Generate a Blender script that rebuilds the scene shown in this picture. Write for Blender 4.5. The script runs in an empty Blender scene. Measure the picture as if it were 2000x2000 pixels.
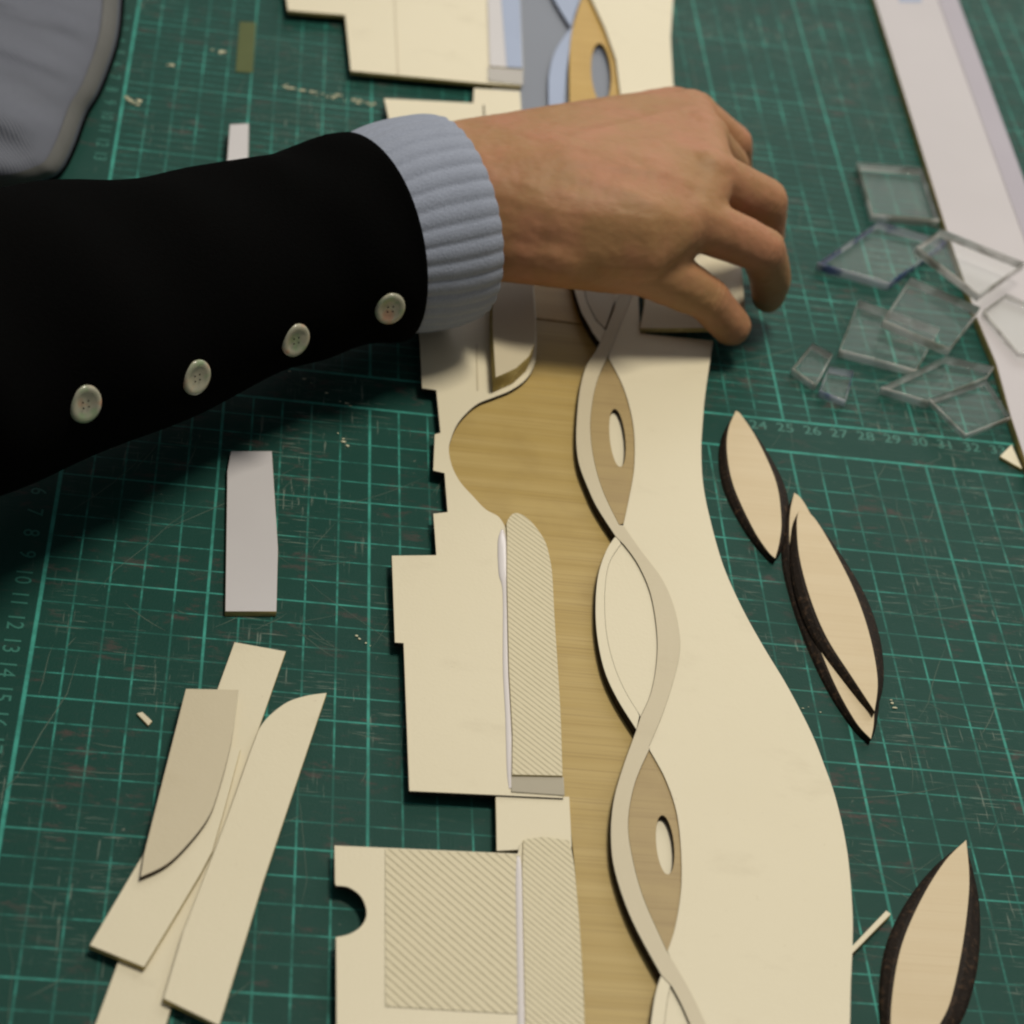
import bpy, bmesh, math, random
from mathutils import Vector, Matrix, Euler
random.seed(7)
S = bpy.context.scene
COL = S.collection

# ------------------------------------------------------------------ camera
CAM_LOC = Vector((.04198625, -.61418276, .48057521))
CAM_ROT = Euler((.86428435, -.16524567, -.04487948), 'XYZ')
F = 4409.44
cam_d = bpy.data.cameras.new('camera'); cam = bpy.data.objects.new('camera', cam_d); COL.objects.link(cam)
cam.location = CAM_LOC; cam.rotation_euler = CAM_ROT
cam_d.sensor_width = 36; cam_d.lens = F/2000*36
cam_d.clip_start = .02; cam_d.clip_end = 30
cam_d.dof.use_dof = True; cam_d.dof.focus_distance = .70; cam_d.dof.aperture_fstop = 13.0
S.camera = cam
RM = CAM_ROT.to_matrix()

# ------------------------------------------------------------------ world, lamps, exposure
w = bpy.data.worlds.new('World'); S.world = w; w.use_nodes = True
w.node_tree.nodes['Background'].inputs[0].default_value = (.95, .97, 1, 1)
w.node_tree.nodes['Background'].inputs[1].default_value = .13
def area(name, loc, target, sx, sy, power, col):
    d = bpy.data.lights.new(name, 'AREA'); d.shape = 'RECTANGLE'; d.size = sx; d.size_y = sy; d.energy = power; d.color = col
    o = bpy.data.objects.new(name, d); COL.objects.link(o); o.location = loc
    o.rotation_euler = (Vector(target)-Vector(loc)).to_track_quat('-Z', 'Y').to_euler()
    return o
area('ceiling_light', (.42, .18, 1.25), (.2, 0, 0), .36, .20, 11.5, (1, .93, .79))
area('ceiling_light', (1.25, 2.3, 1.35), (.25, .1, 0), 2.6, 1.3, 22, (1, .97, .92))
S.view_settings.view_transform = 'Standard'; S.view_settings.look = 'None'
S.view_settings.gamma = 1; S.view_settings.exposure = .18; S.view_settings.use_curve_mapping = False
S.render.engine = 'CYCLES'
S.cycles.max_bounces = 10; S.cycles.transmission_bounces = 10; S.cycles.transparent_max_bounces = 16
try:
    S.cycles.pixel_filter_type = 'BLACKMAN_HARRIS'; S.cycles.filter_width = 2.2
except Exception: pass

# ------------------------------------------------------------------ helpers
def P(x, y, z=0.):
    """where the photo's point (x, y) of 2000 lies at the height z (cm) over the mat, in metres"""
    z *= .01
    d = RM @ Vector(((x-1000)/F, -(y-1000)/F, -1))
    t = (z-CAM_LOC.z)/d.z
    return CAM_LOC + d*t
def smooth(pts, n=6, closed=False):
    out = []; N = len(pts)
    rng = range(N if closed else N-1)
    for i in rng:
        g = (lambda k: pts[k % N]) if closed else (lambda k: pts[min(max(k, 0), N-1)])
        a, b, c, d = g(i-1), g(i), g(i+1), g(i+2)
        for k in range(n):
            t = k/n
            out.append(tuple(.5*((2*b[j])+(-a[j]+c[j])*t+(2*a[j]-5*b[j]+4*c[j]-d[j])*t*t+(-a[j]+3*b[j]-3*c[j]+d[j])*t**3) for j in range(len(b))))
    if not closed: out.append(tuple(pts[-1]))
    return out
def ell(cx, cy, a, b, rot=0, n=28):
    r = math.radians(rot)
    return [(cx+a*math.cos(t)*math.cos(r)-b*math.sin(t)*math.sin(r), cy+a*math.cos(t)*math.sin(r)+b*math.sin(t)*math.cos(r))
            for t in [2*math.pi*i/n for i in range(n)]]
def tag(o, label=None, cat=None, group=None, kind=None):
    if label: o['label'] = label
    if cat: o['category'] = cat
    if group: o['group'] = group
    if kind: o['kind'] = kind
    return o
def link(name, me, parent=None):
    o = bpy.data.objects.new(name, me); COL.objects.link(o)
    if parent is not None:
        o.parent = parent; o.matrix_parent_inverse = parent.matrix_basis.inverted()
    return o
def thing(name, loc, label, cat, group=None):
    o = bpy.data.objects.new(name, None); COL.objects.link(o); o.location = loc; o.empty_display_size = .01
    return tag(o, label, cat, group)
def curve_mesh(loops, z0, z1, bevel=.0):
    """solid plate from closed world xy loops (holes included) between heights z0 and z1 (m)"""
    c = bpy.data.curves.new('c', 'CURVE'); c.dimensions = '2D'; c.fill_mode = 'BOTH'
    c.extrude = (z1-z0)/2-bevel; c.bevel_depth = bevel; c.bevel_resolution = 1; c.offset = -bevel
    for lp in loops:
        s = c.splines.new('POLY'); s.points.add(len(lp)-1); s.use_cyclic_u = True
        for p, q in zip(s.points, lp): p.co = (q[0], q[1], 0, 1)
    o = bpy.data.objects.new('tmp', c); COL.objects.link(o)
    dg = bpy.context.evaluated_depsgraph_get(); dg.update()
    me = bpy.data.meshes.new_from_object(o.evaluated_get(dg))
    bpy.data.objects.remove(o); bpy.data.curves.remove(c)
    for v in me.vertices: v.co.z += (z0+z1)/2
    return me
def dens(pts, step=40):
    out = []
    for i, a in enumerate(pts):
        b = pts[(i+1) % len(pts)]
        n = max(1, int(math.hypot(b[0]-a[0], b[1]-a[1])/step))
        for k in range(n): out.append((a[0]+(b[0]-a[0])*k/n, a[1]+(b[1]-a[1])*k/n))
    return out
def plate(name, loops, z0, z1, mtop, mside=None, parent=None, bevel=.00012, tilt=None):
    """loops in photo pixels at the top face's height; z0, z1 in cm; tilt(x, y) adds height in m"""
    wl = [[P(x, y, z1)[:2] for x, y in dens(lp)] for lp in loops]
    me = curve_mesh(wl, z0*.01, z1*.01, bevel)
    me.materials.clear(); me.materials.append(mtop); me.materials.append(mside or mtop)
    for f in me.polygons: f.material_index = 0 if abs(f.normal.z) > .75 else 1
    n = len(me.vertices); c = sum((v.co for v in me.vertices), Vector())/n
    c.z = z0*.01
    if tilt:
        for v in me.vertices: v.co.z += tilt(v.co.x, v.co.y)
    for v in me.vertices: v.co -= c
    o = link(name, me)
    o.location = c
    if parent is not None:
        o.parent = parent; o.location = c - parent.location
    return o
def mesh_obj(name, bm, mats, parent=None, smoothed=True):
    me = bpy.data.meshes.new(name); bm.normal_update(); bm.to_mesh(me); bm.free()
    for m in (mats if isinstance(mats, (list, tuple)) else [mats]): me.materials.append(m)
    if smoothed:
        for f in me.polygons: f.use_smooth = True
    o = link(name, me)
    if parent is not None: o.parent = parent; o.location = -parent.location
    return o

# ------------------------------------------------------------------ materials
class NT:
    def __init__(s, name, rough=.5, spec=.5):
        s.m = bpy.data.materials.new(name); s.m.use_nodes = True; s.t = s.m.node_tree
        s.b = s.t.nodes['Principled BSDF']; s.b.inputs['Roughness'].default_value = rough
        s.b.inputs['Specular IOR Level'].default_value = spec
    def n(s, ty, **kw):
        x = s.t.nodes.new(ty)
        for k, v in kw.items(): setattr(x, k, v)
        return x
    def put(s, sock, v):
        if hasattr(v, 'is_linked') or isinstance(v, bpy.types.NodeSocket): s.t.links.new(v, sock)
        else: sock.default_value = v
    def math(s, op, a, b=0., c=0., clamp=False):
        x = s.n('ShaderNodeMath', operation=op); x.use_clamp = clamp
        s.put(x.inputs[0], a); s.put(x.inputs[1], b); s.put(x.inputs[2], c); return x.outputs[0]
    def mix(s, f, a, b, blend='MIX'):
        x = s.n('ShaderNodeMix', data_type='RGBA', blend_type=blend)
        s.put(x.inputs[0], f); s.put(x.inputs[6], a); s.put(x.inputs[7], b); return x.outputs[2]
    def geo(s): return s.n('ShaderNodeNewGeometry').outputs['Position']
    def obj(s): return s.n('ShaderNodeTexCoord').outputs['Object']
    def map(s, v, scale=(1, 1, 1), rot=(0, 0, 0)):
        x = s.n('ShaderNodeMapping'); s.put(x.inputs[0], v); x.inputs['Scale'].default_value = scale; x.inputs['Rotation'].default_value = rot
        return x.outputs[0]
    def noise(s, v, scale, detail=4, rough=.55):
        x = s.n('ShaderNodeTexNoise'); s.put(x.inputs['Vector'], v); x.inputs['Scale'].default_value = scale
        x.inputs['Detail'].default_value = detail; x.inputs['Roughness'].default_value = rough; return x.outputs[0]
    def ramp(s, v, lo, hi):
        x = s.n('ShaderNodeMapRange'); x.interpolation_type = 'SMOOTHSTEP'; s.put(x.inputs[0], v)
        x.inputs[1].default_value = lo; x.inputs[2].default_value = hi; return x.outputs[0]
    def sep(s, v):
        x = s.n('ShaderNodeSeparateXYZ'); s.put(x.inputs[0], v); return x.outputs
    def bump(s, h, strength, dist):
        x = s.n('ShaderNodeBump'); x.inputs['Strength'].default_value = strength; x.inputs['Distance'].default_value = dist
        s.put(x.inputs['Height'], h); s.t.links.new(x.outputs[0], s.b.inputs['Normal'])
    def col(s, v): s.put(s.b.inputs['Base Color'], v); return s.m
RGB = lambda r, g, b: (r, g, b, 1)

def mat_mat():
    N = NT('cutting_mat_vinyl', .5, .10)
    g = N.geo(); x, y, z = N.sep(g)
    X = N.math('MULTIPLY', x, 100); Y = N.math('MULTIPLY', y, -100)
    up = N.math('LESS_THAN', Y, -1)
    Ye = N.math('SUBTRACT', Y, N.math('MULTIPLY', up, .24))
    def line(v, period, wdt):
        d = N.math('MULTIPLY', N.math('ABSOLUTE', N.math('SUBTRACT', N.math('FRACT', N.math('ADD', N.math('DIVIDE', v, period), .5)), .5)), period)
        return N.math('SUBTRACT', 1, N.ramp(d, wdt*.5, wdt*1.25))
    def at(v, v0, wdt):
        return N.math('SUBTRACT', 1, N.ramp(N.math('ABSOLUTE', N.math('SUBTRACT', v, v0)), wdt*.5, wdt*1.25))
    fine = N.math('MAXIMUM', line(X, 1, .036), line(Ye, 1, .030))
    bold = N.math('MAXIMUM', line(X, 5, .050), line(Ye, 5, .038))
    half = N.math('MULTIPLY', N.math('MULTIPLY', line(Ye, .5, .03), up), .75)
    # printed area: X > 0 and outside the number band
    inb = N.math('MULTIPLY', N.math('GREATER_THAN', Y, -1.8), N.math('LESS_THAN', Y, 0))
    area_ = N.math('MULTIPLY', N.math('SUBTRACT', 1, inb), N.math('MULTIPLY', N.math('GREATER_THAN', X, -.03), N.math('LESS_THAN', X, 60.03)))
    edge = N.math('MAXIMUM', N.math('MAXIMUM', at(Y, 0, .06), at(Y, -1.8, .06)), N.math('MULTIPLY', at(X, 0, .07), N.math('SUBTRACT', 1, inb)))
    edge = N.math('MULTIPLY', edge, N.math('GREATER_THAN', X, -.1))
    wear = N.ramp(N.noise(g, 26, 5, .7), .40, .60)       # print worn off in patches
    wear2 = N.ramp(N.noise(g, 90, 4, .7), .34, .62)
    fine = N.math('MULTIPLY', N.math('MAXIMUM', fine, half), N.math('MULTIPLY_ADD', N.math('MULTIPLY', wear, wear2), .62, .13))
    bold = N.math('MULTIPLY', bold, N.math('MULTIPLY_ADD', N.math('MULTIPLY', wear, wear2), .5, .42))
    msk = N.math('MULTIPLY', N.math('MAXIMUM', fine, bold), area_)
    msk = N.math('MAXIMUM', msk, N.math('MULTIPLY', edge, N.math('MULTIPLY_ADD', wear2, .4, .5)))
    base = N.mix(N.noise(g, 14, 5, .6), RGB(.007, .045, .035), RGB(.016, .066, .053))
    # rubbed, dusty streaks of old cuts, mostly running across the mat
    st = N.noise(N.map(g, (60, 330, 1), (0, 0, .12)), 1, 6, .75)
    base = N.mix(N.math('MULTIPLY', N.ramp(st, .56, .76), .40), base, RGB(.075, .115, .092))
    wp = N.n('ShaderNodeVectorMath', operation='MULTIPLY_ADD'); N.put(wp.inputs[0], N.n('ShaderNodeTexNoise').outputs['Color']); wp.inputs[1].default_value = (.02, .02, 0); N.put(wp.inputs[2], g); wq = wp.outputs[0]
    st2 = N.noise(N.map(wq, (50, 120, 1), (0, 0, -.25)), 1.3, 6, .75)
    base = N.mix(N.math('MULTIPLY', N.math('MULTIPLY', N.ramp(st2, .53, .66), N.ramp(N.noise(g, 23, 3, .6), .50, .62)), .9), base, RGB(.070, .056, .050))
    st3 = N.noise(N.map(g, (30, 75, 1), (0, 0, .6)), 2.1, 6, .72)
    base = N.mix(N.math('MULTIPLY', N.math('MULTIPLY', N.ramp(st3, .54, .64), N.ramp(N.noise(N.map(g, (1, 1, 1), (0, 0, 1)), 31, 2, .5), .48, .6)), .7), base, RGB(.075, .060, .055))
    scr = N.noise(N.map(g, (70, 1500, 1), (0, 0, .28)), 1, 3, .6)
    scr2 = N.noise(N.map(g, (900, 60, 1), (0, 0, .5)), 1, 3, .6)
    sc = N.math('MULTIPLY', N.math('MAXIMUM', N.ramp(scr, .60, .66), N.ramp(scr2, .62, .68)), N.ramp(N.noise(g, 18, 3), .48, .6))
    base = N.mix(N.math('MULTIPLY', sc, .75), base, RGB(.16, .20, .165))
    colr = N.mix(msk, base, RGB(.065, .37, .30))
    dust = N.ramp(N.noise(g, 300, 3, .6), .66, .76)
    dz = N.ramp(N.noise(g, 11, 3, .6), .5, .66)
    colr = N.mix(N.math('MULTIPLY', N.math('MULTIPLY', dust, dz), .7), colr, RGB(.30, .29, .24))
    h = N.math('ADD', N.math('MULTIPLY', st, .6), N.noise(g, 1400, 2, .5))
    N.bump(h, .35, .0004)
    N.put(N.b.inputs['Roughness'], N.math('MULTIPLY_ADD', st, .3, .36))
    return N.col(colr)

def mat_card(name='cream_card', a=(.66, .595, .43), b=(.73, .665, .50), rough=.42):
    N = NT(name, rough, .4); g = N.geo()
    c = N.mix(N.noise(g, 9, 4, .55), RGB(*a), RGB(*b))
    sp = N.ramp(N.noise(g, 420, 3, .6), .70, .78)
    c = N.mix(N.math('MULTIPLY', sp, .22), c, RGB(.34, .27, .15))
    sm_ = N.ramp(N.noise(N.map(g, (30, 55, 1), (0, 0, .7)), 1, 5, .65), .56, .74)
    c = N.mix(N.math('MULTIPLY', sm_, .16), c, RGB(.40, .33, .21))
    N.bump(N.math('ADD', N.noise(g, 900, 3, .6), N.math('MULTIPLY', N.noise(g, 35, 3, .6), 3.)), .14, .0005)
    return N.col(c)
def mat_ply(name, a, b, dark, rough=.5):
    N = NT(name, rough, .35); g = N.geo()
    gr = N.noise(N.map(g, (14, 1500, 1)), 1, 4, .6)
    gr2 = N.noise(N.map(g, (5, 160, 1)), 1, 4, .6)
    c = N.mix(N.ramp(gr2, .25, .75), RGB(*a), RGB(*b))
    c = N.mix(N.math('MULTIPLY', N.ramp(gr, .50, .70), .42), c, RGB(*dark))
    c = N.mix(N.math('MULTIPLY', N.ramp(N.noise(g, 28, 4, .6), .45, .7), .25), c, RGB(*dark))
    N.bump(gr, .25, .0003)
    return N.col(c)
def mat_char(name, a=(.012, .007, .004), b=(.075, .042, .022), sc=520):
    N = NT(name, .75, .25); g = N.geo()
    N.bump(N.noise(g, sc, 3, .6), .6, .0006)
    return N.col(N.mix(N.ramp(N.noise(g, sc, 4, .7), .5, .75), RGB(*a), RGB(*b)))
def mat_hatch(name, ang, period=.0021, extra=None):
    """card with slanting laser-burnt lines; period in m"""
    N = NT(name, .45, .35); g = N.geo()
    x, y, z = N.sep(N.map(g, (1, 1, 1), (0, 0, math.radians(ang))))
    d = N.math('FRACT', N.math('DIVIDE', y, period))
    l = N.math('SUBTRACT', 1, N.ramp(N.math('ABSOLUTE', N.math('SUBTRACT', d, .5)), .04, .24))
    br = N.math('MULTIPLY_ADD', N.noise(g, 500, 3), .6, .05, clamp=True)
    base = N.mix(N.noise(g, 12, 4), RGB(.62, .555, .38), RGB(.69, .62, .44))
    N.bump(N.math('SUBTRACT', 1, l), .5, .0004)
    return N.col(N.mix(N.math('MULTIPLY', l, br), base, RGB(.26, .22, .11)))
def plain(name, c, rough=.5, spec=.4, noise=None):
    N = NT(name, rough, spec)
    if noise:
        g = N.geo(); N.bump(N.noise(g, noise, 3), .3, .0003)
        return N.col(N.mix(N.noise(g, noise*.2, 4), RGB(*[v*.88 for v in c]), RGB(*[min(1, v*1.1) for v in c])))
    return N.col(RGB(*c))
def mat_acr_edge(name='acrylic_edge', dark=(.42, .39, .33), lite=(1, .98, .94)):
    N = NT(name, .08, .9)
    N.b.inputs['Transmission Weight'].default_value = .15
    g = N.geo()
    return N.col(N.mix(N.ramp(N.noise(g, 65, 2), .40, .56), RGB(*dark), RGB(*lite)))  # pale and dark patches painted in for edge glints and refraction
def mat_acrylic():
    """thin clear sheet: see-through with a mirror-like sheen by viewing angle"""
    N = NT('clear_acrylic', .03, .5); t = N.t
    tr = N.n('ShaderNodeBsdfTransparent'); tr.inputs[0].default_value = (.97, .98, .97, 1)
    gl = N.n('ShaderNodeBsdfGlossy'); gl.inputs['Roughness'].default_value = .04
    df = N.n('ShaderNodeBsdfDiffuse'); df.inputs[0].default_value = (.55, .55, .55, 1)
    lw = N.n('ShaderNodeLayerWeight'); lw.inputs[0].default_value = .5
    fr = N.math('MULTIPLY_ADD', N.math('POWER', lw.outputs['Facing'], 4.), .22, .010)
    m1 = N.n('ShaderNodeMixShader'); m1.inputs[0].default_value = .012
    t.links.new(tr.outputs[0], m1.inputs[1]); t.links.new(df.outputs[0], m1.inputs[2])
    m2 = N.n('ShaderNodeMixShader'); t.links.new(fr, m2.inputs[0])
    t.links.new(m1.outputs[0], m2.inputs[1]); t.links.new(gl.outputs[0], m2.inputs[2])
    t.links.new(m2.outputs[0], t.nodes['Material Output'].inputs[0])
    return N.m
def mat_skin():
    N = NT('skin', .56, .28); g = N.geo()
    c = N.mix(N.ramp(N.noise(g, 45, 4, .6), .35, .7), RGB(.335, .185, .082), RGB(.385, .180, .098))
    c = N.mix(N.math('MULTIPLY', N.ramp(N.noise(g, 160, 4, .6), .45, .75), .35), c, RGB(.27, .128, .055))
    N.b.inputs['Subsurface Weight'].default_value = .12; N.b.inputs['Subsurface Scale'].default_value = .006
    N.b.inputs['Subsurface Radius'].default_value = (1, .35, .2)
    h = N.math('ADD', N.noise(N.map(g, (240, 600, 300), (0, 0, .5)), 1, 4, .6), N.math('MULTIPLY', N.noise(g, 90, 3), 1.2))
    N.bump(h, .22, .0006)
    return N.col(c)
def mat_knit(name, c, rough=.9, freq=900, stripes=None):
    N = NT(name, rough, .02 if c[0] < .01 else .15); g = N.geo()
    N.b.inputs['Sheen Weight'].default_value = .0 if c[0] < .01 else .15
    h = N.noise(g, freq, 3, .7)
    N.bump(h, .5, .0008)
    return N.col(N.mix(h, RGB(*[v*.75 for v in c]), RGB(*[v*1.2 for v in c])))
def mat_denim():
    N = NT('faded_denim', .85, .2); g = N.geo()
    x, y, z = N.sep(N.map(g, (1, 1, 1), (0, 0, math.radians(38))))
    l = N.math('ABSOLUTE', N.math('SUBTRACT', N.math('FRACT', N.math('DIVIDE', y, .0014)), .5))
    c = N.mix(N.ramp(l, .1, .4), RGB(.075, .082, .11), RGB(.17, .18, .22))
    c = N.mix(N.math('MULTIPLY', N.noise(g, 30, 4), .5), c, RGB(.13, .14, .16))
    N.bump(l, .3, .0004)
    return N.col(c)
def mat_shell():
    N = NT('mother_of_pearl', .22, .6); g = N.geo()
    n = N.noise(g, 150, 2, .5)
    r = N.n('ShaderNodeValToRGB'); N.put(r.inputs[0], n); e = r.color_ramp
    e.elements[0].position = .36; e.elements[0].color = (.26, .33, .20, 1); e.elements[1].position = .66; e.elements[1].color = (.50, .30, .20, 1)
    q = e.elements.new(.46); q.color = (.36, .35, .27, 1); q = e.elements.new(.55); q.color = (.42, .40, .30, 1)
    return N.col(r.outputs[0])

M_MAT = mat_mat(); M_CARD = mat_card(); M_CARD2 = mat_card('cream_card_greyed', (.53, .465, .33), (.59, .52, .37))
M_EDGE = mat_char('card_edge', (.42, .33, .12), (.60, .50, .22), 200)
M_BURN = mat_char('scorched_card_edge', (.03, .018, .01), (.13, .08, .04), 260)
M_PLY = mat_ply('golden_plywood', (.40, .28, .085), (.47, .345, .13), (.21, .13, .035))
M_PLY2 = mat_ply('eye_plywood', (.37, .27, .125), (.41, .305, .14), (.22, .145, .06))
M_PLYY = mat_ply('yellow_plywood', (.46, .29, .07), (.52, .34, .10), (.36, .22, .05))
M_BIRCH = mat_ply('pale_birch', (.60, .485, .31), (.63, .52, .345), (.54, .42, .25))
M_CHAR = mat_char('charred_edge')
M_HATCH = mat_hatch('hatched_card', 46, .00205)
M_HATCH2 = mat_hatch('hatched_strip', 45, .00165)
M_WHITE = plain('white_plastic', (.54, .52, .53), .4, .4, 60)
M_RULE = plain('white_foamboard', (.50, .47, .49), .5, .4, 40)
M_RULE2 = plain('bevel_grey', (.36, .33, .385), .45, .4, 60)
M_ACR = mat_acrylic(); M_ACRE = mat_acr_edge(); M_ACRB = mat_acr_edge('blue_glint_edge', (.10, .12, .36), (.85, .86, .95)); M_SKIN = mat_skin()  # the blue edge is a reflection painted into the colour
M_BLACK = mat_knit('black_wool_and_shade', (.0022, .0022, .0022), 1, 900, None); M_CUFF = mat_knit('blue_grey_knit', (.27, .30, .38), .9, 1100)
M_DENIM = mat_denim(); M_SEAM = plain('beige_seam', (.135, .135, .13), .85, .2, 300)
M_SHELL = mat_shell(); M_NUM = plain('mat_print', (.03, .17, .13), .5, .4)
M_SKYTINT = plain('sky_tinted_blue', (.17, .19, .235), .45, .4, 40)  # grey-blue sky reflection put into the board's base colour
M_BLUE = plain('sky_blue_sheen_and_print', (.25, .31, .46), .35, .5, 60)  # sky reflection put into the strips' colour; the ruler's print shares it
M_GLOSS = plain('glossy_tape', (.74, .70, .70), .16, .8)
M_TABLE = plain('dark_tabletop', (.03, .028, .025), .6, .3, 60)
M_OLIVE = plain('olive_paint_mark', (.075, .095, .025), .6, .3, 500)
M_CRUMB = plain('paint_crumb', (.62, .60, .42), .7, .3)

# ------------------------------------------------------------------ the surface
def slab(name, x0, x1, y0, y1, z0, z1, m):
    bm = bmesh.new(); bmesh.ops.create_cube(bm, size=1)
    for v in bm.verts: v.co = Vector(((x0+x1)/2+v.co.x*(x1-x0), (y0+y1)/2+v.co.y*(y1-y0), (z0+z1)/2+v.co.z*(z1-z0)))
    return mesh_obj(name, bm, m, None, False)
tag(slab('tabletop', -.5, 1.2, -.8, .9, -.03, -.0032, M_TABLE), kind='structure')
mat = thing('cutting_mat', (.3, 0, -.003), 'scratched dark green cutting mat with a printed centimetre grid under everything', 'cutting mat')
mo = slab('mat_sheet', -.02, .62, -.46, .46, -.003, 0, M_MAT); mo.parent = mat; mo.location = -mat.location
nums = bmesh.new()
def number(txt, x, y, rot, size):
    c = bpy.data.curves.new('t', 'FONT'); c.body = txt; c.size = size; c.align_x = 'CENTER'; c.align_y = 'CENTER'; c.extrude = 0; c.resolution_u = 3; c.offset = .00002
    o = bpy.data.objects.new('t', c); COL.objects.link(o)
    dg = bpy.context.evaluated_depsgraph_get(); dg.update()
    me = bpy.data.meshes.new_from_object(o.evaluated_get(dg)); bpy.data.objects.remove(o); bpy.data.curves.remove(c)
    me.transform(Matrix.Translation((x, y, .00008)) @ Matrix.Rotation(rot, 4, 'Z')); nums.from_mesh(me); bpy.data.meshes.remove(me)
for k in range(24, 40): number(str(k), k*.01, .0135, 0, .0068)
for k in range(5, 26): number(str(k), -.0062, -k*.01, -math.pi/2, .0072)
for k in range(2, 14): number(str(k), -.0052, .27-k*.01, -math.pi/2, .0068)
cuts = bmesh.new(); cr = random.Random(11)
cen = [(cr.uniform(.0, .42), cr.uniform(-.26, .34), cr.uniform(.02, .06)) for _ in range(26)]
for i in range(620):
    if i % 4: q = cr.choice(cen); x, y = cr.gauss(q[0], q[2]), cr.gauss(q[1], q[2]); L = cr.uniform(.003, .022)
    else: x, y = cr.uniform(-.01, .5), cr.uniform(-.28, .36); L = cr.uniform(.01, .07)
    a = cr.choice((.0, -.12, .5, 1.5, -.6, 1.1))+cr.gauss(0, .16); wd = cr.uniform(.00006, .00018)
    dx, dy = math.cos(a), math.sin(a); pl = []
    for k in range(5):
        t = k/4-.5; bx = x+dx*L*t-dy*L*.04*(4*t*t)*cr.choice((1, 1, -1)); by = y+dy*L*t+dx*L*.04*4*t*t; h = wd*(1-abs(2*t)**2+.12)
        pl.append((cuts.verts.new((bx-dy*h, by+dx*h, .00005)), cuts.verts.new((bx+dy*h, by-dx*h, .00005))))
    for p_, q_ in zip(pl, pl[1:]): cuts.faces.new((p_[0], p_[1], q_[1], q_[0]))
kc = mesh_obj('knife_cuts', cuts, plain('cut_line', (.085, .125, .10), .7, .1, 400), mat, False); kc['kind'] = 'stuff'
pn = mesh_obj('printed_numbers', nums, M_NUM, mat, False)

# ------------------------------------------------------------------ plywood base and the boards on it
ZP = .30                                     # plywood top, cm
# lower golden sheet: hidden left edge runs under the cards
ply_r = [(1250, 640), (1250, 1000), (1330, 1400), (1340, 2080)]
base = thing('plywood_base', P(1150, 1400), 'golden plywood sheet with fine dark grain running under the cream boards', 'plywood sheet')
plate('sheet', [[(880, 612), (1260, 628), (1300, 1200), (1400, 2090), (1142, 2090), (1140, 1935), (1122, 1690), (1108, 1560), (960, 1545), (900, 1200), (868, 960), (866, 800)]], 0, ZP, M_PLY, M_CHAR, base)
up = thing('plywood_base', P(1080, 560), 'short yellower plywood sheet butted above the golden one, under the hand', 'plywood sheet')
plate('sheet', [[(1000, 330), (1215, 330), (1240, 646), (1045, 621), (1000, 616)]], 0, ZP+.03, M_PLYY, M_BURN, up)
sl = plate('sky_tinted_board', [[(958, -60), (1290, -60), (1290, 330), (965, 325)]], 0, ZP, M_SKYTINT, M_CHAR)
tag(sl, 'board coloured with a grey blue sky reflection, at the top of the photo beneath the yellow eye shape', 'board')

# big cream wave board -------------------------------------------------
CP = [(1124, 575), (1135, 609), (1157, 649), (1172, 669)]
A_out = [(1172, 669), (1163, 686), (1144, 717), (1132, 764), (1126, 826), (1126, 873), (1132, 910), (1147, 950), (1166, 991), (1202, 1047)]
A_in = [(1190, 690), (1169, 736), (1158, 780), (1153, 835), (1160, 898), (1178, 960), (1209, 1025)]
B_out = [(1202, 1047), (1184, 1075), (1168, 1124), (1163, 1186), (1167, 1248), (1181, 1311), (1206, 1366), (1243, 1425)]
B_in = [(1213, 1062), (1189, 1102), (1181, 1161), (1184, 1233), (1198, 1295), (1220, 1348), (1249, 1396)]
C_out = [(1218, 1026), (1249, 1071), (1293, 1130), (1317, 1186), (1328, 1242), (1327, 1280), (1314, 1335), (1293, 1398), (1268, 1457)]
C_in = [(1215, 1059), (1246, 1102), (1271, 1161), (1283, 1236), (1282, 1295), (1271, 1354), (1251, 1400)]
D_out = [(1243, 1425), (1226, 1492), (1198, 1566), (1193, 1636), (1202, 1706), (1235, 1799), (1291, 1904)]
D_out = [(1243, 1425), (1216, 1500), (1198, 1566), (1193, 1636), (1202, 1706), (1235, 1799), (1291, 1904)]
D_in = [(1268, 1464), (1240, 1530), (1227, 1604), (1235, 1674), (1258, 1757), (1303, 1858)]
E_out = [(1291, 1904), (1279, 1945), (1270, 2010), (1266, 2090)]
E_in = [(1311, 1920), (1304, 1950), (1297, 2010), (1295, 2090)]
F_out = [(1303, 1858), (1345, 1930), (1379, 2000), (1420, 2090)]
F_in = [(1311, 1925), (1330, 1960), (1352, 2010), (1388, 2090)]
R_edge = [(1392, 666), (1377, 767), (1372, 823), (1369, 875), (1372, 940), (1384, 1005), (1411, 1102), (1448, 1186), (1491, 1264), (1538, 1342), (1583, 1429),
          (1610, 1497), (1633, 1565), (1654, 1664), (1664, 1776), (1664, 1850), (1661, 1916), (1659, 2000), (1656, 2090)]
board = thing('wave_board', P(1400, 1400), 'large cream board with a curved right edge and twisting ribbons down its left side', 'board')
ZB = .60
eye1 = [(1189, 699), (1212, 742), (1228, 786), (1239, 842), (1240, 904), (1234, 950), (1219, 1022)]
eye2 = [(1270, 1465), (1300, 1520), (1322, 1585), (1331, 1660), (1331, 1739), (1319, 1813), (1304, 1860)]
body = ([(1205, 560), (1245, 560), (1250, 652)] + [(1250, 652)] + smooth(R_edge) + [(1410, 2090)] + smooth(F_out)[::-1]
        + smooth(eye2)[::-1] + smooth(C_out)[::-1] + smooth(eye1)[::-1])
plate('panel', [body], ZP, ZB, M_CARD, M_EDGE, board)
hole1 = ell(1206, 855, 15, 57, -6); hole2 = ell(1299, 1650, 17, 58, -6)
e1 = plate('eye_panel', [smooth(A_in) + smooth(eye1)[::-1], hole1], ZP+.06, ZB-.05, M_PLY2, M_BURN, board)
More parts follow.
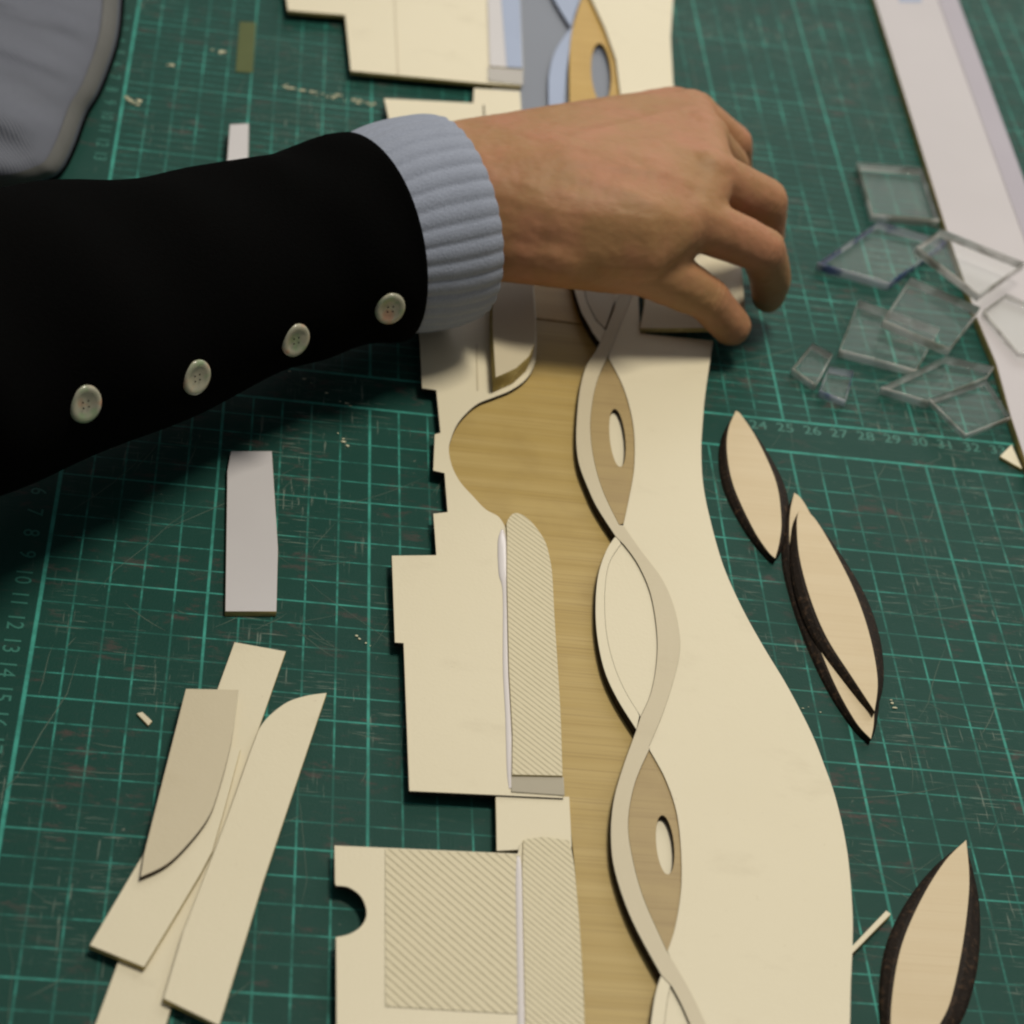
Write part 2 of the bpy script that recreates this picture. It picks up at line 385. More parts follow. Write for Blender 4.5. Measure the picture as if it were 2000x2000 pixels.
tag(e1, 'upper brown plywood eye shape with an oval hole')
e2 = plate('eye_panel', [smooth(D_in) + smooth(eye2)[::-1], hole2], ZP+.06, ZB-.05, M_PLY2, M_BURN, board)
tag(e2, 'lower brown plywood eye shape with an oval hole')
plate('backing', [smooth(A_in) + smooth(eye1)[::-1]], ZP, ZP+.05, M_CARD, M_EDGE, board)
plate('backing', [smooth(D_in) + smooth(eye2)[::-1]], ZP, ZP+.05, M_CARD, M_EDGE, board)
plate('lens_inset', [smooth(B_in) + smooth(C_in)[::-1]], ZP, ZB-.01, M_CARD, M_BURN, board)
plate('lens_inset', [[(1311, 1925)] + smooth(F_in)[1:] + smooth(E_in)[::-1][:-1]], ZP, ZB-.03, M_CARD, M_BURN, board)
# ribbons: the one weaving left-right-left and the ones crossing it
rib1 = smooth(A_out)[1:-1] + [(1202, 1047)] + smooth(C_in)[1:] + [(1243, 1425)] + smooth(D_out)[1:] + smooth(F_in)[:] + smooth(F_out)[::-1] + smooth(D_in)[::-1] + smooth(C_out)[::-1] + smooth(A_in)[::-1] \
    + [(1240, 560), (1216, 560), (1185, 640)]
plate('ribbon', [rib1], ZP, ZB+.05, M_CARD2, M_CHAR, board)
plate('ribbon', [smooth(B_out) + [(1249, 1398)] + smooth(B_in)[::-1][1:] + [(1208, 1052)]], ZP, ZB+.03, M_CARD, M_CHAR, board)
plate('ribbon', [smooth(E_out) + smooth(E_in)[::-1]], ZP, ZB+.03, M_CARD, M_CHAR, board)
plate('ribbon', [[(1110, 520), (1124, 575), (1135, 609), (1157, 649), (1172, 669), (1183, 645), (1163, 625), (1146, 590), (1132, 530)]], ZP, ZB+.03, M_CARD, M_CHAR, board)
plate('lens_inset', [[(1133, 530), (1147, 590), (1164, 624), (1182, 642), (1200, 590), (1213, 560), (1214, 530)]], ZP, ZB-.03, M_CARD2, M_BURN, board)

# upper cream board, its near right corner lifted by the hand
ref = P(1250, 641, .6); rr = P(1440, 655, 1.2)
def lift(x, y):
    u = max(0, (x-ref.x)/.045); return .0052*u*max(0, 1-max(0, (y-ref.y))/.16)
upb = [(1258, 596), (1250, 641), (1409, 655), (1452, 659), (1448, 590), (1444, 530), (1430, 470), (1390, 380), (1340, 250), (1315, 163), (1310, 72), (1315, 0), (1322, -60), (1125, -60), (1156, 0), (1181, 54), (1203, 116), (1212, 188), (1225, 300), (1262, 500)]
bb = plate('curved_board', [upb], .52, .72, M_CARD, M_EDGE, None, tilt=lift)
tag(bb, 'cream board held in the fingers with its near edge lifted, running up to the top', 'board')
# yellow eye at the top with strips that carry a blue sky reflection in their colour
eyeT = smooth([(1145, -30), (1120, 47), (1112, 109), (1112, 200)]) + [(1114, 300), (1222, 300)] + smooth([(1211, 200), (1203, 116), (1181, 54), (1145, -30)])[:-1]
et = plate('eye_board', [eyeT, ell(1174, 142, 19, 58, -4)], ZP, .55, M_PLYY, M_BURN)
tag(et, 'yellow plywood eye shape with a dark oval hole, above the hand', 'plywood piece')
s1 = plate('curved_strip', [smooth([(1116, 52), (1085, 98), (1072, 145), (1071, 200)]) + [(1075, 300), (1106, 300)] + smooth([(1102, 200), (1106, 145), (1113, 95), (1120, 52)])], ZP, .5, M_BLUE, M_CHAR)
tag(s1, 'curved strip coloured with a pale blue sky reflection, along the left side of the yellow eye shape', 'strip')
s2 = plate('curved_strip', [[(1055, -60), (1082, 0), (1100, 30), (1116, 54), (1122, 30), (1133, 0), (1142, -60)]], ZP, .5, M_BLUE, M_CHAR)
tag(s2, 'pointed piece coloured with a pale blue sky reflection, at the top edge, above the yellow eye shape', 'strip')

# ------------------------------------------------------------------ cream cards on the left of the plywood
# long tabbed card from under the cuff down to the taped corner
curve = smooth([(1042, 553), (1047, 624), (1048, 686), (1042, 717), (1026, 742), (998, 762), (964, 776), (936, 787), (914, 804), (893, 829), (881, 857), (877, 879), (883, 910), (899, 941), (924, 969), (948, 994), (975, 1010), (990, 1035)])
tabs = [(1100, 1559), (799, 1545), (788, 1256), (771, 1255), (765, 1085), (852, 1084), (846, 1003), (874, 1000), (868, 924), (846, 919), (849, 848), (860, 845), (852, 762), (824, 758), (820, 674), (812, 560), (800, 420), (750, 192), (924, 201), (926, 172), (1016, 178)]
tab = thing('tabbed_card', P(880, 1200), 'long cream card with notched tabs and a deep curved cut-out beside the golden plywood', 'card')
plate('panel', [tabs + curve + [(992, 1120), (1094, 1373)]], ZP, .46, M_CARD, M_CHAR, tab)
hs = smooth([(990, 1040), (990, 1019), (1002, 1003), (1018, 1004), (1035, 1016), (1052, 1036), (1066, 1060), (1074, 1090), (1079, 1125), (1084, 1217), (1094, 1373), (1099, 1515)])
plate('hatched_strip', [hs + [(1000, 1513), (1001, 1435), (994, 1310), (990, 1124)]], .46, .56, M_HATCH2, M_EDGE, tab)
plate('clear_tape', [[(998, 1516), (1101, 1517), (1103, 1553), (999, 1546)]], .46, .50, plain('tape', (.46, .42, .33), .10, 1, 160), None, tab)
# rounded fold line catching the light
def ridge(name, pts, m, parent, hs=.45):
    bm = bmesh.new(); rings = []
    pts = smooth(pts, 5)
    for i, (x, y, z, r) in enumerate(pts):
        c = P(x, y, z); a = P(x+1, y, z)-P(x, y, z); a.normalize(); r *= .01
        rings.append([bm.verts.new(c + a*math.cos(t)*r + Vector((0, 0, 1))*math.sin(t)*r*hs) for t in [math.pi*k/8 for k in range(9)]])
    for p, q in zip(rings, rings[1:]):
        for k in range(8): bm.faces.new((p[k], p[k+1], q[k+1], q[k]))
    for rg, fl in ((rings[0], 1), (rings[-1], 0)): bm.faces.new(rg if fl else rg[::-1])
    return mesh_obj(name, bm, m, parent)
ridge('fold_tape', [(981, 1035, .46, .05), (981, 1060, .46, .16), (983, 1120, .46, .16), (987, 1160, .46, .09), (988, 1300, .46, .10), (993, 1400, .46, .10), (996, 1500, .46, .10), (997, 1540, .46, .05)], M_GLOSS, tab)
# raised box section near the cuff
plate('raised_box', [[(965, 330), (1036, 330), (1041, 560), (1046, 640), (1044, 672), (1033, 696), (1008, 719), (968, 737), (962, 640), (962, 500)]], .46, 1.15, M_CARD2, M_EDGE, tab)
plate('fold_line', [[(929, 672), (933, 672), (935, 762), (931, 762)]], .46, .475, M_CARD2, None, tab)
plate('fold_line', [[(943, 205), (946, 205), (948, 240), (945, 240)]], .46, .475, M_BURN, None, tab)

# card with the half-round notch at the bottom
arc = [(654, 1724)] + smooth([(656, 1730), (680, 1733), (702, 1748), (713, 1768), (715, 1790), (704, 1810), (682, 1824), (656, 1830)])
nc = thing('notched_card', P(850, 1850), 'cream card with a half round notch in its left side and a hatched square', 'card')
plate('panel', [arc + [(657, 2000), (662, 2090), (1142, 2090), (1142, 1995), (1140, 1935), (1132, 1800), (1122, 1690), (1114, 1645), (1015, 1650), (1011, 1667), (653, 1651)]], ZP, .45, M_CARD, M_CHAR, nc)
plate('hatched_square', [[(752, 1658), (1008, 1668), (1014, 1720), (1014, 1981), (752, 1966)]], .45, .462, M_HATCH, M_BURN, nc)
plate('hatched_strip', [[(1022, 1640), (1060, 1634), (1112, 1641), (1122, 1690), (1132, 1800), (1140, 1935), (1142, 1995), (1142, 2090), (1028, 2090), (1022, 1800), (1020, 1700)]], .45, .52, M_HATCH2, M_EDGE, nc)
ridge('fold_tape', [(1012, 1672, .45, .05), (1014, 1720, .45, .11), (1016, 1850, .45, .11), (1020, 2090, .45, .11)], M_GLOSS, nc)
cc = plate('connecting_card', [[(968, 1550), (1112, 1556), (1117, 1654), (970, 1662)]], ZP, .40, M_CARD, M_EDGE)
tag(cc, 'small plain cream card between the tabbed card and the notched card', 'card')

# card at the top edge of the photo
tc = thing('stepped_card', P(800, 60), 'cream card with a stepped left edge and a taped corner at the top', 'card')
plate('panel', [[(552, -60), (562, 20), (674, 29), (685, 138), (949, 163), (1018, 168), (1022, 135), (1014, -60)]], ZP, .50, M_CARD, M_EDGE, tc)
plate('side_strip', [[(950, -60), (956, 129), (1020, 133), (1012, -60)]], .50, .56, M_WHITE, M_EDGE, tc)
plate('sky_sheen_band', [[(974, -60), (990, 131), (1021, 133), (1014, -60)]], .56, .575, M_BLUE, None, tc)  # added band that carries the blue sky reflection as colour
plate('clear_tape', [[(953, 131), (1022, 136), (1022, 166), (953, 158)]], .50, .54, plain('grey_tape', (.22, .19, .14), .15, .8, 240), None, tc)
plate('fold_line', [[(767, -60), (770, -60), (779, 145), (776, 145)]], .50, .512, M_CARD2, None, tc)

# ------------------------------------------------------------------ loose cards and strips, lower left
def loose(name, loops, z0, z1, label, mt=M_CARD, ms=M_EDGE, tilt=None, cat='card', group=None):
    return tag(plate(name, loops, z0, z1, mt, ms, None, tilt=tilt), label, cat, group)
g4 = 'loose cream card offcuts'
loose('card_strip', [[(458, 1254), (558, 1272), (430, 1640), (310, 2050), (168, 2050)]], .02, .16, 'longest cream card strip, lowest of the loose stack at lower left', group=g4)
loose('card_strip', [[(175, 1846), (282, 1889), (348, 1780), (392, 1706), (415, 1662), (440, 1575), (470, 1462), (430, 1456), (282, 1664)]], .17, .34, 'cream card strip ending in a square lower left corner, beneath the curved grey card', group=g4)
loose('curved_card', [[(363, 1345), (466, 1347)] + smooth([(466, 1347), (452, 1448), (427, 1544), (406, 1598), (365, 1651), (324, 1689), (274, 1713)])[1:] + [(282, 1664)]], .36, .52,
      'greyish cream card with a concave curved right edge, on top of the strips', M_CARD2, M_BURN, group=g4)
loose('blade_card', [smooth([(638, 1353), (597, 1359), (556, 1374), (514, 1411), (493, 1457), (452, 1573), (418, 1664)]) + [(357, 1821), (319, 1950), (428, 2003), (514, 1722)]], .20, .37,
      'cream card strip shaped like a blade with a rounded upper end', group=g4)
loose('plastic_strip', [[(451, 881), (531, 881), (543, 1071), (540, 1194), (440, 1194), (444, 919)]], 0, .22, 'upright white plastic strip lying on the mat below the sleeve', M_WHITE, M_EDGE, cat='strip')
loose('plastic_strip', [[(449, 243), (486, 241), (484, 360), (440, 360)]], 0, .6, 'short white plastic strip half hidden above the black sleeve', M_WHITE, M_EDGE, cat='strip')
loose('wood_stick', [[(1660, 1852), (1731, 1778), (1740, 1785), (1663, 1864)]], 0, .2, 'thin pale stick poking out from the right edge of the wave board', M_CARD, cat='stick')
loose('card_chip', [[(267, 1393), (278, 1390), (297, 1408), (290, 1417)]], 0, .08, 'tiny cream chip on the mat left of the curved grey card', cat='chip')
loose('card_corner', [[(1953, 891), (1976, 868), (1997, 916)]], 0, .15, 'small cream triangle beside the lower end of the white ruler strip', cat='card')
loose('paint_mark', [[(468, 42), (500, 44), (494, 142), (460, 140)]], .005, .02, 'olive rectangular mark on the mat near the top', M_OLIVE, M_OLIVE, cat='paint mark')
# crumbs of dried paint along a cut
cb = bmesh.new()
for (x0, y0, x1, y1, n, s0) in ((555, 168, 735, 205, 34, 3.0), (245, 190, 282, 205, 10, 3.2), (325, 122, 338, 130, 4, 3.6), (414, 92, 438, 104, 7, 3.2), (250, 194, 262, 200, 3, 3), (1740, 1370, 1755, 1392, 3, 2.4), (655, 840, 680, 870, 4, 2.6), (560, 720, 700, 800, 10, 1.6), (690, 1240, 725, 1262, 5, 2.0), (1560, 1380, 1640, 1400, 3, 1.2), (1180, 1180, 1181, 1181, 0, 1)):
    for i in range(n):
        u = random.random(); x = x0+(x1-x0)*u; y = y0+(y1-y0)*u+random.gauss(0, 2.4); c = P(x, y, .03); r = s0*random.uniform(.35, 1)*.00022
        vs = bmesh.ops.create_icosphere(cb, subdivisions=1, radius=r)['verts']; a = random.uniform(.8, 3.2)
        for v in vs: v.co = Vector((v.co.x*a, v.co.y*random.uniform(.8, 1.3), v.co.z*.5)) + c
tag(mesh_obj('paint_crumbs', cb, M_CRUMB, None, False), 'pale paint crumbs scattered over the scratched green mat', 'crumbs', kind='stuff')

# ------------------------------------------------------------------ charred lens-shaped offcuts
def lens(pts, z0, z1, label, grow=.0031, skip=()):
    kk = k = max(range(len(pts)), key=lambda i: math.hypot(pts[i][0]-pts[0][0], pts[i][1]-pts[0][1]))
    pp = smooth(pts[:k+1], 6) + smooth(pts[k:]+[pts[0]], 6)[1:-1]
    top = [P(x, y, z1) for x, y in pp]
    ax = (P(*pts[k], z1)-P(*pts[0], z1)).normalized()
    c = sum(top, Vector())/len(top); N = len(top)
    o = thing('lens_offcut', (c.x, c.y, z0*.01), label, 'wood offcut', 'charred lens-shaped offcuts')
    bm = bmesh.new(); rows = []
    A0 = P(*pts[0], z1); side = Vector((ax.y, -ax.x, 0)).normalized()
    if side.x < 0: side = -side
    mid = sum(((p-A0).dot(side) for p in top))/N
    for k, (g, z) in enumerate(((0, z1), (.3, z1-.03), (.8, z1-(z1-z0)*.6), (1, z0))):
        row = []
        for p in top:
            u = max(0, min(1, (p-A0).dot(ax)/((P(*pts[kk], z1)-A0).length)))
            l = (p-A0).dot(side); sg = max(-1, min(1, (l)/.0012))
            gr = grow*(1.35 if sg > 0 else .95)*sg*math.sin(math.pi*min(1, max(0, u)))**.75
            row.append(bm.verts.new((p.x+side.x*gr*g, p.y+side.y*gr*g, z*.01)))
        rows.append(row)
    for a, b in zip(rows, rows[1:]):
        for i in range(N): bm.faces.new((a[i], a[(i+1) % N], b[(i+1) % N], b[i]))
    bm.faces.new(rows[-1]); bmesh.ops.recalc_face_normals(bm, faces=bm.faces[:])
    mesh_obj('charred_side', bm, M_CHAR, o, False)
    wl = [[(p.x, p.y) for p in top]]
    me = curve_mesh(wl, z1*.01-.0003, z1*.01+.0002, .0001); me.materials.clear(); me.materials.append(M_BIRCH)
    t = link('birch_face', me); t.parent = o; t.location = -o.location
    return o
lens([(1437, 803), (1422, 840), (1420, 889), (1434, 954), (1471, 1034), (1500, 1078), (1514, 1091), (1522, 1060), (1526, 1016), (1516, 943), (1481, 863), (1448, 812)], 0, .26, 'leftmost lens shaped birch offcut with black charred edges, nearest the wave board')
lens([(1551, 963), (1542, 1010), (1545, 1090), (1570, 1180), (1600, 1265), (1634, 1345), (1672, 1412), (1701, 1444), (1707, 1400), (1700, 1310), (1670, 1200), (1620, 1080), (1572, 985)], 0, .24, 'lens shaped birch offcut mostly hidden beneath another one', .0034)
lens([(1562, 994), (1556, 1020), (1561, 1088), (1583, 1171), (1615, 1247), (1663, 1322), (1708, 1390), (1714, 1330), (1700, 1247), (1671, 1160), (1630, 1077), (1590, 1012)], .25, .50, 'longest lens shaped birch offcut lying on top of another one', .0036)
lens([(1887, 1641), (1845, 1683), (1799, 1757), (1761, 1846), (1743, 1939), (1740, 2020), (1755, 2085), (1765, 2095), (1800, 2060), (1836, 2000), (1858, 1950), (1880, 1846), (1893, 1729)], 0, .28, 'lens shaped birch offcut at the lower right corner, cut by the photo edge', .0042)

# ------------------------------------------------------------------ ruler strip and acrylic
rl = thing('ruler_strip', P(1850, 300), 'long white ruler with a grey sloping right side crossing the upper right corner', 'ruler')
plate('flat_face', [[(1690, -60), (1709, 0), (1848, 446), (1909, 622), (1946, 710), (1975, 815), (2020, 950), (2090, 950), (2090, 760), (2000, 466), (1832, 0), (1812, -60)]], 0, .40, M_RULE, M_EDGE, rl)
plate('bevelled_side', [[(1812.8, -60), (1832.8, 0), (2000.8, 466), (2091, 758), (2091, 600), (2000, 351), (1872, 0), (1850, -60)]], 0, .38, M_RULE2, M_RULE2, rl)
plate('printed_block', [[(1745, -30), (1797, -30), (1800, 4), (1757, 4)]], .40, .412, M_BLUE, None, rl)
ga = 'clear acrylic offcuts'
def acr(pts, z0, z1, label, tilt=None, e=None):
    return tag(plate('acrylic_offcut', [pts], z0, z1, M_ACR, e or M_ACRE, None, bevel=.00055, tilt=tilt), label, 'acrylic piece', ga)
acr([(1675, 316), (1803, 326), (1836, 428), (1704, 418)], .02, .42, 'clear acrylic square nearest the top, against the white ruler')
acr([(1597, 512), (1716, 430), (1850, 470), (1737, 552)], .02, .42, 'clear acrylic piece with a blue glint painted on its edge, pointing left', e=M_ACRB)
acr([(1678, 584), (1835, 640), (1790, 722), (1640, 682)], .02, .40, 'clear acrylic square below the heap, its near edge above two tiny pieces')
acr([(1779, 540), (1917, 600), (1855, 680), (1725, 624)], .50, .90, 'clear acrylic square in the middle of the heap, lying on another')
acr([(1790, 480), (1839, 446), (2003, 512), (1913, 574)], 1.0, 1.4, 'clear acrylic piece on top of the heap overlapping the white ruler')
acr([(1721, 755), (1848, 694), (1942, 715), (1928, 735), (1812, 782)], .02, .40, 'clear acrylic wedge with a long pale near edge')
acr([(1815, 777), (1928, 740), (1975, 812), (1886, 848)], .42, .72, 'clear acrylic piece leaning on the wedge, lowest by the white ruler')
acr([(1547, 718), (1587, 668), (1627, 690), (1594, 750)], .02, .35, 'tiny clear acrylic square, left one of the two small ones')
acr([(1601, 762), (1620, 715), (1668, 723), (1652, 782)], .02, .35, 'tiny clear acrylic square with a blue reflection painted on its edge, right one of the two small ones', e=M_ACRB)
acr([(1920, 605), (1965, 572), (2030, 600), (2030, 690), (1990, 688)], .45, .75, 'clear acrylic piece on the white ruler at the right edge of the photo')

# ------------------------------------------------------------------ the person: hand, cuff, sleeve, jeans
def capsule(bm, pts):
    """convex hull of spheres (px, py, z cm, r cm)"""
    vs = []
    for x, y, z, r in pts:
        r *= .01; c = P(x, y, z)
        vs += [bm.verts.new(v) for v in sphere_pts(c, r)]
    res = bmesh.ops.convex_hull(bm, input=vs, use_existing_faces=False)
    dead = [g for g in set(res['geom_interior']+res['geom_unused']) if isinstance(g, bmesh.types.BMVert) and g.is_valid]
    bmesh.ops.delete(bm, geom=dead, context='VERTS')
SP = []
for i in range(1, 8):
    for j in range(14):
        a, b = math.pi*i/8, 2*math.pi*j/14
        SP.append(Vector((math.sin(a)*math.cos(b), math.sin(a)*math.sin(b), math.cos(a))))
SP += [Vector((0, 0, 1)), Vector((0, 0, -1))]
def sphere_pts(c, r): return [c+v*r for v in SP]
def chain(bm, pts):
    for a, b in zip(pts, pts[1:]): capsule(bm, [a, b])
hb = bmesh.new()
W1 = [(905, 314, 4.9, 1.5), (915, 460, 4.0, 1.5), (905, 385, 4.9, 1.85)]
W0 = [(760, 390, 5.0, 1.9), (770, 500, 4.4, 1.9)]
IDX = [(1350, 430, 5.3, 1.05), (1490, 488, 4.1, .86), (1505, 545, 2.4, .80), (1500, 578, 1.4, .66)]
MID = [(1382, 345, 5.9, 1.06), (1492, 394, 4.5, .92), (1494, 462, 2.8, .76), (1488, 500, 1.6, .6)]
RNG = [(1368, 270, 5.8, .98), (1428, 322, 4.0, .72), (1440, 380, 2.4, .58), (1430, 425, 1.4, .5)]
PNK = [(1346, 222, 5.2, .95), (1430, 280, 4.0, .80), (1446, 330, 2.6, .5), (1436, 365, 1.7, .45)]
THB = [(1090, 492, 4.3, 1.30), (1256, 516, 3.9, 1.15), (1380, 582, 2.7, .84), (1430, 638, 1.5, .74)]
capsule(hb, W0+W1)
capsule(hb, W1+[(1080, 275, 5.3, 1.25), (1090, 350, 5.8, 1.5), (1100, 430, 5.2, 1.5), (1110, 480, 4.5, 1.3)])
capsule(hb, [(1080, 275, 5.3, 1.25), (1090, 350, 5.8, 1.5), (1100, 430, 5.2, 1.5), (1110, 480, 4.5, 1.3), (1240, 236, 5.25, 1.0), (1260, 300, 5.8, 1.05), (1265, 360, 6.0, 1.1), (1250, 440, 5.5, 1.2), (1250, 490, 4.7, 1.15)])
capsule(hb, [(1240, 236, 5.25, 1.0), (1260, 300, 5.8, 1.05), (1265, 360, 6.0, 1.1), (1250, 440, 5.5, 1.2), (1250, 490, 4.7, 1.15), (1330, 222, 5.2, .9), (1350, 270, 5.7, .95), (1360, 345, 5.8, 1.0), (1330, 440, 5.3, 1.0)])
for k in (IDX, MID, RNG, PNK): capsule(hb, [W1[0], W1[1], (k[0][0]-30, k[0][1], k[0][2]-.35, k[0][3]+.12)])
capsule(hb, [W1[0], W1[2], MID[0], RNG[0]]); capsule(hb, [W1[2], W1[1], MID[0], IDX[0]]); capsule(hb, [W1[0], RNG[0], PNK[0]])
capsule(hb, [W1[1], THB[0], (1270, 470, 4.6, 1.1)]); capsule(hb, [THB[0], THB[1], IDX[0]])
for k in (IDX, MID, RNG, PNK, THB): chain(hb, k)
for k, dz in ((IDX, .14), (MID, .18), (RNG, .16), (PNK, .14)):          # knuckle bumps and tendons
    x, y, z, r = k[0]; capsule(hb, [(x-6, y-4, z+dz, r*.93), (x+14, y, z+dz-.2, r*.9)])
me = bpy.data.meshes.new('h'); hb.to_mesh(me); hb.free()
tmp = bpy.data.objects.new('h', me); COL.objects.link(tmp)
m1 = tmp.modifiers.new('r', 'REMESH'); m1.mode = 'VOXEL'; m1.voxel_size = .0008; m1.use_smooth_shade = True
m2 = tmp.modifiers.new('s', 'SMOOTH'); m2.factor = .5; m2.iterations = 26
dg = bpy.context.evaluated_depsgraph_get(); dg.update()
pme = bpy.data.meshes.new_from_object(tmp.evaluated_get(dg)); bpy.data.objects.remove(tmp)
pme.materials.clear(); pme.materials.append(M_SKIN)
for f in pme.polygons: f.use_smooth = True
porg = P(1100, 400, 5)
from mathutils import noise as mn
pme.update()
nrm = [v.normal.copy() for v in pme.vertices]
joints = []
for k, jj in ((IDX, (1, 2)), (MID, (1, 2)), (RNG, (1,)), (PNK, (1,)), (THB, (2,))):
    for q in jj:
        a = P(*k[q-1][:3]); b = P(*k[q][:3]); e = P(*k[min(q+1, len(k)-1)][:3])
        joints.append((b, ((b-a).normalized()+(e-b).normalized()).normalized(), k[q][3]*.01))
tend = [(P(1000, 385, 5.4), P(k[0][0], k[0][1], k[0][2]+1)) for k in (IDX, MID, RNG, PNK)]
for v, n in zip(pme.vertices, nrm):
    d = .00022*mn.fractal(v.co*110, .6, 2, 3) + .00006*mn.noise(v.co*700)
    for b, ax_, r_ in joints:
        q = v.co-b
        if q.length < r_*1.9:
            t_ = q.dot(ax_); fall = math.exp(-(t_/(r_*.55))**2)*max(0, n.z+.5)
            d -= .00026*max(0, math.cos(t_/.0024*2*math.pi+mn.noise(v.co*300)*1.2))**2*fall
    for a, b in tend:                                  # raised tendons on the back of the hand
        ab = b-a; u = (v.co-a).dot(ab)/ab.dot(ab)
        if .25 < u < 1.02:
            w_ = ((v.co-a)-ab*u); w_.z = 0
            d += .0007*math.exp(-(w_.length/.0028)**2)*max(0, n.z)*math.sin(min(1, max(0, (u-.25)/.77))*math.pi)**.7
    v.co += n*d
pme.update()
for v in pme.vertices: v.co -= porg
person = link('person', pme); person.location = porg
tag(person, 'reaching left arm in a black sleeve with shell buttons and a blue grey cuff', 'person')

def tube(name, ctrl, mat_, nseg=64, nring=40, rib=0, ribn=0, fold=None, capr=True, parent=person, squash=1.0, inward=True, skew=(0, 0, 4)):
    """ctrl: (px, py, z cm, r cm) along the axis"""
    cs = smooth([tuple(P(a, b, c))+(r*.01,) for a, b, c, r in ctrl], nring//(len(ctrl)-1))
    bm = bmesh.new(); rings = []
    n = len(cs)
    for i, c in enumerate(cs):
        p = Vector(c[:3]); q = Vector(cs[min(i+1, n-1)][:3])-Vector(cs[max(i-1, 0)][:3]); q.normalize()
        u = q.cross(Vector((0, 0, 1))).normalized(); v = u.cross(q)
        ring = []
        for k in range(nseg):
            t = 2*math.pi*k/nseg; r = c[3]
            if ribn: r += rib*(abs(math.cos(t*ribn/2))**.7-.5)
            if fold: r += fold(i/(n-1), t)
            ring.append(bm.verts.new(p+(u*math.cos(t)+v*math.sin(t)*squash)*r+q*(skew[0]*math.cos(t)+skew[1]*math.sin(t))*(i/(n-1))**skew[2]))
        rings.append(ring)
    if inward:                                         # hem turned in at the hand end
        p = Vector(cs[-1][:3]); q = (p-Vector(cs[-2][:3])).normalized()
        for s_, dd in ((.97, .0006), (.93, .0004), (.90, -.003), (.89, -.012)):
            rings.append([bm.verts.new(p+(v.co-p)*s_+q*dd) for v in rings[n-1]])
    for a, b in zip(rings, rings[1:]):
        for k in range(nseg): bm.faces.new((a[k], a[(k+1) % nseg], b[(k+1) % nseg], b[k]))
    bmesh.ops.recalc_face_normals(bm, faces=bm.faces[:])
    return mesh_obj(name, bm, mat_, parent)
AX = [(-260, 722, 7.4, 4.6), (0, 655, 6.4, 4.4), (250, 597, 5.3, 4.0), (480, 528, 4.7, 3.6), (620, 489, 4.6, 3.55), (722, 462, 4.5, 3.74)]
def wr(u, t): return .0009*math.sin(31*u+2*math.sin(2*t))*max(0, math.sin(t+.3))*(1-u*.8)+.0012*math.sin(9*u*math.pi+2*math.sin(t))*math.sin(t*1+1)*(1-u)+.0007*math.sin(23*u+3*t)
sleeve = tube('sleeve', AX, M_BLACK, fold=wr, skew=(-.003, -.0045, 4))
tube('knit_cuff', [(668, 476, 4.7, 3.1), (708, 466, 4.6, 3.36), (775, 448, 4.5, 3.68), (845, 433, 4.45, 3.74), (884, 426, 4.4, 3.60)], M_CUFF, nseg=300, rib=.0009, ribn=36, skew=(-.003, -.0045, 0))
# shell buttons
def button(px, py, z, n):
    n = (n*.7+(CAM_LOC-P(px, py, z)).normalized()*.3).normalized(); c = P(px, py, z) + n*.0006
    bm = bmesh.new(); prof = [(0, .0007), (.0026, .0006), (.0038, .0011), (.0048, .0013), (.0057, .0009), (.0059, .0002), (.0052, -.0008)]
    rot = n.to_track_quat('Z', 'Y').to_matrix(); rings = []
    for r, h in prof: rings.append([bm.verts.new(c+rot @ Vector((max(r, .0001)*math.cos(t)*.9, max(r, .0001)*math.sin(t), h))) for t in [2*math.pi*k/28 for k in range(28)]])
    for a, b in zip(rings, rings[1:]):
        for k in range(28): bm.faces.new((a[k], a[(k+1) % 28], b[(k+1) % 28], b[k]))
    bm.faces.new(rings[0]); bmesh.ops.recalc_face_normals(bm, faces=bm.faces[:])
    o = mesh_obj('button', bm, M_SHELL); o.parent = sleeve; o.location = -person.location-sleeve.location
    bm = bmesh.new()
    for dx, dy in ((.0009, .0009), (-.0009, -.0009), (.0009, -.0009), (-.0009, .0009)):
        vs = bmesh.ops.create_circle(bm, cap_ends=True, segments=8, radius=.0003)['verts']
        for v in vs: v.co = c+rot @ (v.co+Vector((dx, dy, .0009)))
    h = mesh_obj('thread_holes', bm, M_BLACK); h.parent = o; h.location = (0, 0, 0)
    return o
BUT = [(760, 600), (574, 662), (380, 735), (163, 787)]
# ray onto the sleeve to seat each button
dg = bpy.context.evaluated_depsgraph_get(); dg.update()
from mathutils.bvhtree import BVHTree
bt = BVHTree.FromObject(sleeve, dg)
off = person.location + sleeve.location
for px, py in BUT:
    d = (P(px, py, 0)-CAM_LOC).normalized(); hit = bt.ray_cast(CAM_LOC-off, d)
    z = (hit[0]+off).z*100; n = hit[1] if hit[1].dot(d) < 0 else -hit[1]
    button(px, py, z, n)
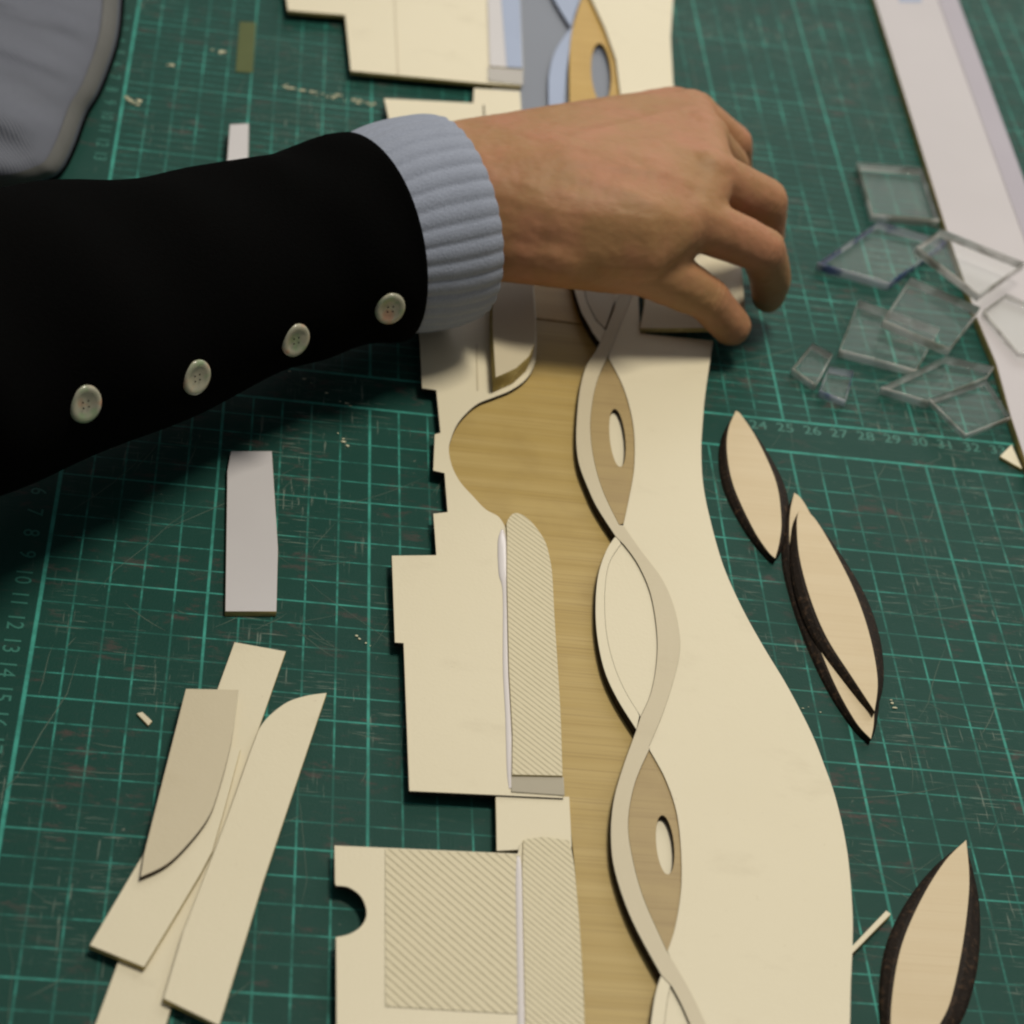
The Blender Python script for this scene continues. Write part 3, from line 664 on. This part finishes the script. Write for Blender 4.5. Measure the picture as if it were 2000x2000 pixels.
# jeans at the upper left: rounded cloth over the mat's left border
edge = [(240, -90), (236, 0), (231, 60), (219, 110), (192, 180), (166, 225), (142, 290), (118, 335), (90, 352), (40, 366), (-40, 372)]
es = smooth(edge, 14)
def cloth(name, shift, prof, m, par, zoff=0):
    bm = bmesh.new(); rows = []
    for x, y in es:
        rows.append([])
        for u, z in prof:
            cx, cy = -420, -120
            px = x+(cx-x)*u; py = y+(cy-y)*u
            q_ = P(px+shift, py, z+zoff); zz = (.45*mn.noise(Vector((q_.x*22, q_.y*34, 1)))+.3*mn.noise(Vector((q_.x*60-q_.y*40, q_.y*70, 3))))*min(1, max(0, u-.03)*8)
            rows[-1].append(bm.verts.new(P(px+shift, py, z+zoff+zz)))
    for a, b in zip(rows, rows[1:]):
        for k in range(len(prof)-1): bm.faces.new((a[k], a[k+1], b[k+1], b[k]))
    bmesh.ops.recalc_face_normals(bm, faces=bm.faces[:])
    return mesh_obj(name, bm, m, par)
pr = [(.02, .2), (.004, .5), (0, 1.0), (.012, 1.5), (.03, 1.9), (.06, 2.3), (.09, 2.58), (.12, 2.8), (.16, 3.1), (.2, 3.35), (.25, 3.6), (.3, 3.8), (.36, 4.05), (.42, 4.25), (.5, 4.55), (.6, 4.85), (.7, 5.2), (1, 5.6)]
jeans = cloth('jeans', 0, pr, M_DENIM, person)
sm = cloth('seam', 0, [(.008, 1.42), (.014, 1.62), (.03, 1.99), (.052, 2.28)], M_SEAM, person)
sm.parent = jeans; sm.location = (0, 0, 0)
ln = cloth('shade_strip', 8, [(.03, .05), (0, .1), (.004, .5), (.02, .7), (.06, .8)], M_BLACK, person)  # black strip added as the shade beside the jeans
ln.parent = jeans; ln.location = (0, 0, 0)
for nme, lst in (('idx', IDX), ('mid', MID), ('rng', RNG), ('pnk', PNK), ('thb', THB), ('ax', AX)):
    ps = [P(*q[:3]) for q in lst]; print(nme, ['%.1f' % ((b-a).length*100) for a, b in zip(ps, ps[1:])], ['%.0f' % math.degrees(math.asin((b-a).normalized().dot(((a+b)/2-CAM_LOC).normalized()))) for a, b in zip(ps, ps[1:])])
